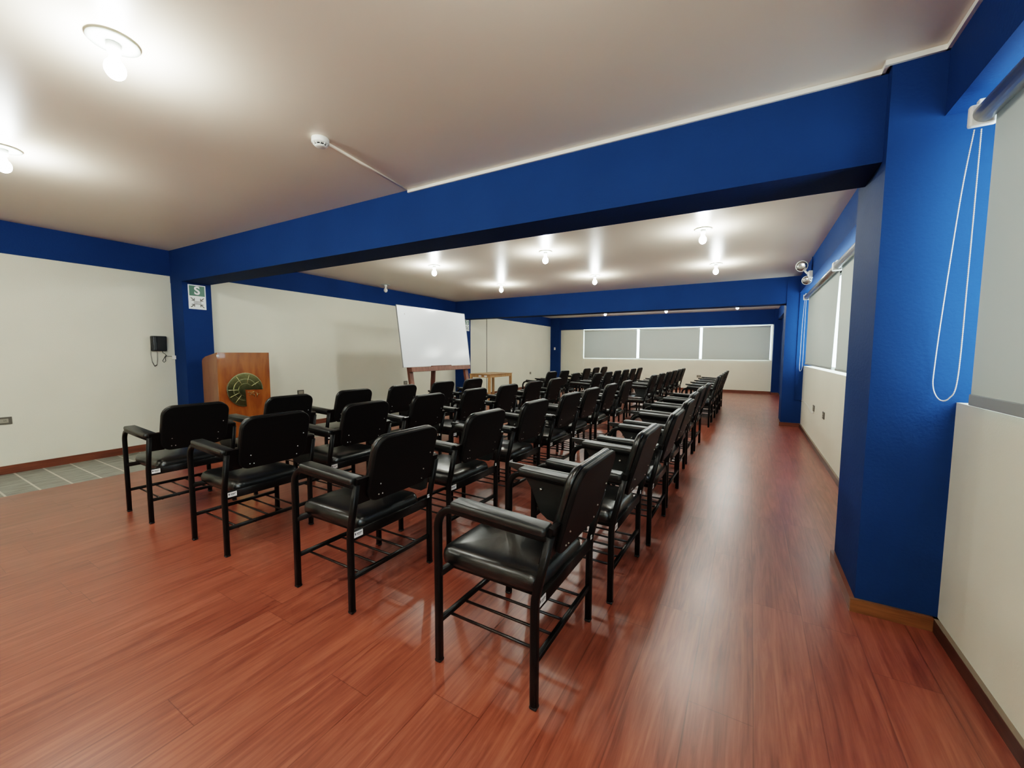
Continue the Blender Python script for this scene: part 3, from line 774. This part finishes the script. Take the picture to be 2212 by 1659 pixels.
# ------------------------------------------------------------------ lectern
LX, LY, LW, LD, LH = -6.0, 2.955, .665, .42, 1.285
r = thing('wooden_lectern', 'tall orange brown wooden lectern with round brass emblem near the left column', 'lectern', (LX - LD / 2, LY, 0))
hd, hw = LD / 2, LW / 2
def slab(pts, y0, y1, m, name, par):
    bm = nb(); v0 = [bm.verts.new((x, y0, z)) for x, z in pts]; v1 = [bm.verts.new((x, y1, z)) for x, z in pts]
    bm.faces.new(v0); bm.faces.new(v1[::-1])
    for i in range(len(pts)): bm.faces.new((v0[i], v1[i], v1[(i + 1) % len(pts)], v0[(i + 1) % len(pts)]))
    return obj(name, bm, m, par)
side = [(hd - .02, 0), (hd - .02, LH - .002), (-hd + .10, LH - .055), (-hd + .02, LH - .085), (-hd, LH - .115), (-hd, 0)]
slab(side, -hw, -hw + .02, M['lectern_side'], 'side_panel', r); slab(side, hw - .02, hw, M['lectern_side'], 'side_panel', r)
bm = nb(); add_box(bm, hd - .02, hd, -hw, hw, 0.0, LH, bev=.003); obj('front_panel', bm, M['lectern'], r)
slab([(hd - .02, LH - .004), (hd - .02, LH - .026), (-hd + .10, LH - .077), (-hd + .10, LH - .057)], -hw + .02, hw - .02, M['lectern'], 'sloping_top', r)
bm = nb(); add_box(bm, -hd + .02, hd - .02, -hw + .02, hw - .02, .80, .82); obj('inner_shelf', bm, M['lectern'], r)
bm = nb(); add_box(bm, hd - .012, hd + .0015, -hw - .0015, -hw + .022, LH - .055, LH - .028)
o = obj('asset_sticker', bm, M['sticker'], r)
# emblem : three-quarter disc with rings and small relief figure in the open quarter
er = .232; ez = .775; ey = -.01
em = bpy.data.objects.new('brass_emblem', None)
def arcpoly(r0, r1, a0, a1, x0, x1, mi=0, n=36, bm=None):
    ring = []
    for k in range(n + 1):
        a = math.radians(a0 + (a1 - a0) * k / n)
        ring.append([bm.verts.new((x, ey + rr * math.cos(a), ez + rr * math.sin(a))) for x, rr in ((x0, r0), (x0, r1), (x1, r1), (x1, r0))])
    for k in range(n):
        for i in range(4):
            f = bm.faces.new((ring[k][i], ring[k][(i + 1) % 4], ring[k + 1][(i + 1) % 4], ring[k + 1][i])); f.material_index = mi
    bm.faces.new(ring[0]); bm.faces.new(ring[-1][::-1])
bm = nb()
arcpoly(.004, er, -3, 272 - 0, hd, hd + .010, bm=bm)
eo = obj('brass_emblem', bm, M['brass'], r)
bm = nb()
arcpoly(er * .62, er * .655, 20, 268, hd + .010, hd + .013, bm=bm); arcpoly(er * .36, er * .385, 40, 262, hd + .010, hd + .013, bm=bm)
arcpoly(er * .96, er, -3, 268, hd + .010, hd + .013, bm=bm)
for a in (178, 205, 232, 120, 75, 30):
    c, s = math.cos(math.radians(a)), math.sin(math.radians(a))
    sweep(bm, [(hd + .011, ey + er * .40 * c, ez + er * .40 * s), (hd + .011, ey + er * .92 * c, ez + er * .92 * s)], profile_rect(.006, .005, .001, 1), side=Vector((1, 0, 0)))
obj('relief_lines', bm, M['brassdark'], eo)
bm = nb()
for pts in ([(.03, -.035), (.07, -.05), (.11, -.035), (.13, -.06)], [(.05, -.09), (.075, -.06), (.10, -.085)], [(.15, -.05), (.16, -.09), (.15, -.12)], [(.16, -.075), (.19, -.065)], [(.11, -.06), (.12, -.11)]):
    sweep(bm, [(hd + .003, ey + a, ez + b) for a, b in pts], profile_rect(.009, .007, .002, 1), side=Vector((1, 0, 0)))
obj('relief_figure', bm, M['brass'], eo)

# ------------------------------------------------------------------ whiteboard and easel
XB, YA, YB, ZB = -5.0, 4.933, 6.812, 1.040
th = math.atan2(.145, 1.05)
up = Vector((-math.sin(th), 0, math.cos(th))); fr = Vector((math.cos(th), 0, math.sin(th)))
BH = 1.062
def wb(y, h, d): return Vector((0, y, 0)) + up * h + fr * d
r = thing('whiteboard', 'large white dry-erase board leaning back on the brown wooden easel', 'whiteboard', (XB, (YA + YB) / 2, ZB))
hw = (YB - YA) / 2
def obox(bm, y0, y1, h0, h1, d0, d1, mi=0):
    v = [bm.verts.new(wb(y, h, d)) for d in (d0, d1) for y, h in ((y0, h0), (y1, h0), (y1, h1), (y0, h1))]
    for q in ((0, 3, 2, 1), (4, 5, 6, 7), (0, 1, 5, 4), (1, 2, 6, 5), (2, 3, 7, 6), (3, 0, 4, 7)):
        f = bm.faces.new([v[i] for i in q]); f.material_index = mi
bm = nb(); obox(bm, -hw + .008, hw - .008, .008, BH - .008, -.012, 0.0)
obox(bm, -hw + .165, -hw + .172, BH - .16, BH - .125, 0.0, .0006, 1); obox(bm, -hw + .10, -hw + .175, BH - .128, BH - .122, 0.0, .0006, 2)
obj('board_surface', bm, [M['board'], M['outlet'], M['sticker']], r)
bm = nb()
obox(bm, -hw, hw, 0, .008, -.016, .004); obox(bm, -hw, hw, BH - .008, BH, -.016, .004); obox(bm, -hw, -hw + .008, .008, BH - .008, -.016, .004); obox(bm, hw - .008, hw, .008, BH - .008, -.016, .004)
obj('board_frame', bm, M['alu'], r)
E0 = Vector((XB, (YA + YB) / 2, 0))
r = thing('wooden_easel', 'reddish brown wooden easel carrying the whiteboard', 'easel', tuple(E0))
off = Vector((0, 0, ZB))
def eb(name, y0, y1, h0, h1, d0, d1, m, sp=0.0):
    bm = nb()
    v = []
    for d in (d0, d1):
        for y, h in ((y0 + sp, h0), (y1 + sp, h0), (y1, h1), (y0, h1)): v.append(bm.verts.new(wb(y, h, d) + off))
    for q in ((0, 3, 2, 1), (4, 5, 6, 7), (0, 1, 5, 4), (1, 2, 6, 5), (2, 3, 7, 6), (3, 0, 4, 7)): bm.faces.new([v[i] for i in q])
    return obj(name, bm, m, r)
eb('shelf_rail', -hw + .135, hw - .085, -.082, -.006, -.02, .055, M['easel'])
eb('pen_ledge', -.27, .27, -.006, .012, .012, .05, M['easeldark'])
hL = -(ZB - .012) / math.cos(th)
eb('easel_leg', -hw + .14, -hw + .225, hL, BH * .75, -.075, -.022, M['easel'], 0.02)
eb('easel_leg', hw - .215, hw - .125, hL, BH * .75, -.075, -.022, M['easel'], 0.10)
eb('brace', -hw + .14, hw - .125, BH * .55, BH * .62, -.11, -.077, M['easeldark'])
bm = nb(); sweep(bm, [(-.33, .10, 0.0), (-.20, .09, ZB + BH * .58)], profile_rect(.095, .04, .003, 1)); obj('rear_leg', bm, M['easeldark'], r)

# ------------------------------------------------------------------ small wooden table
r = thing('wooden_table', 'small light orange wooden table in front of the far left wall', 'table', (-5.75, 8.75, 0), rotz=math.radians(-2))
tx, ty = .30, .52; ty = .50; tz = .765
bm = nb(); add_box(bm, -tx - .02, tx + .02, -ty - .02, ty + .02, tz - .012, tz, bev=.003); obj('tabletop', bm, M['tablewood'], r)
bm = nb()
add_box(bm, -tx, tx, -ty, -ty + .022, tz - .085, tz - .012); add_box(bm, -tx, tx, ty - .022, ty, tz - .085, tz - .012)
add_box(bm, -tx, -tx + .022, -ty + .022, ty - .022, tz - .085, tz - .012); add_box(bm, tx - .022, tx, -ty + .022, ty - .022, tz - .085, tz - .012)
obj('apron', bm, M['tablewood'], r)
for sx in (-1, 1):
    for sy in (-1, 1):
        bm = nb(); add_box(bm, sx * (tx - .02) - .028, sx * (tx - .02) + .028, sy * (ty - .02) - .028, sy * (ty - .02) + .028, 0, tz - .012, bev=.003); obj('table_leg', bm, M['tablewood'], r)
bm = nb(); add_box(bm, -.03, .05, -ty - .0012, -ty, tz - .07, tz - .03); o = obj('paper_label', bm, M['sticker'], r)
bm = nb(); add_box(bm, .14, .22, -ty - .0012, -ty, tz - .07, tz - .03); o = obj('paper_label', bm, M['sticker'], r)

# ------------------------------------------------------------------ world
w = bpy.data.worlds.new('overcast_sky'); bpy.context.scene.world = w; w.use_nodes = True
bg = w.node_tree.nodes['Background']; bg.inputs['Color'].default_value = (0.80, 0.91, 1.0, 1); bg.inputs['Strength'].default_value = 2.6

# ------------------------------------------------------------------ camera
cam = bpy.data.cameras.new('camera'); co = bpy.data.objects.new('camera', cam); C.objects.link(co)
cam.sensor_width = 36; cam.lens = 875.756 / 2212 * 36; cam.clip_start = 0.02
pi_, ya, ro = -0.0777667, -0.530363, 0.0033861
fwd = Vector((math.sin(ya) * math.cos(pi_), math.cos(ya) * math.cos(pi_), math.sin(pi_)))
right = Vector((math.cos(ya), -math.sin(ya), 0)); upv = right.cross(fwd)
# roll
r3 = right * math.cos(ro) + upv * math.sin(ro); u3 = -right * math.sin(ro) + upv * math.cos(ro)
m = Matrix.Identity(4)
for i in range(3): m[i][0] = r3[i]; m[i][1] = u3[i]; m[i][2] = -fwd[i]
m.translation = Vector((0, 0, 1.3)); co.matrix_world = m
sc = bpy.context.scene; sc.camera = co
sc.view_settings.view_transform = 'Filmic'; sc.view_settings.look = 'Medium High Contrast'; sc.view_settings.exposure = 2.25; sc.view_settings.gamma = 1.0
sc.cycles.max_bounces = 8; sc.cycles.diffuse_bounces = 5; sc.cycles.glossy_bounces = 4; sc.cycles.transparent_max_bounces = 8
sc.cycles.caustics_reflective = False; sc.cycles.caustics_refractive = False; sc.cycles.sample_clamp_indirect = 6.0
sc.cycles.use_denoising = True
sc.cycles.use_adaptive_sampling = True; sc.cycles.adaptive_threshold = 0.03; sc.cycles.adaptive_min_samples = 16
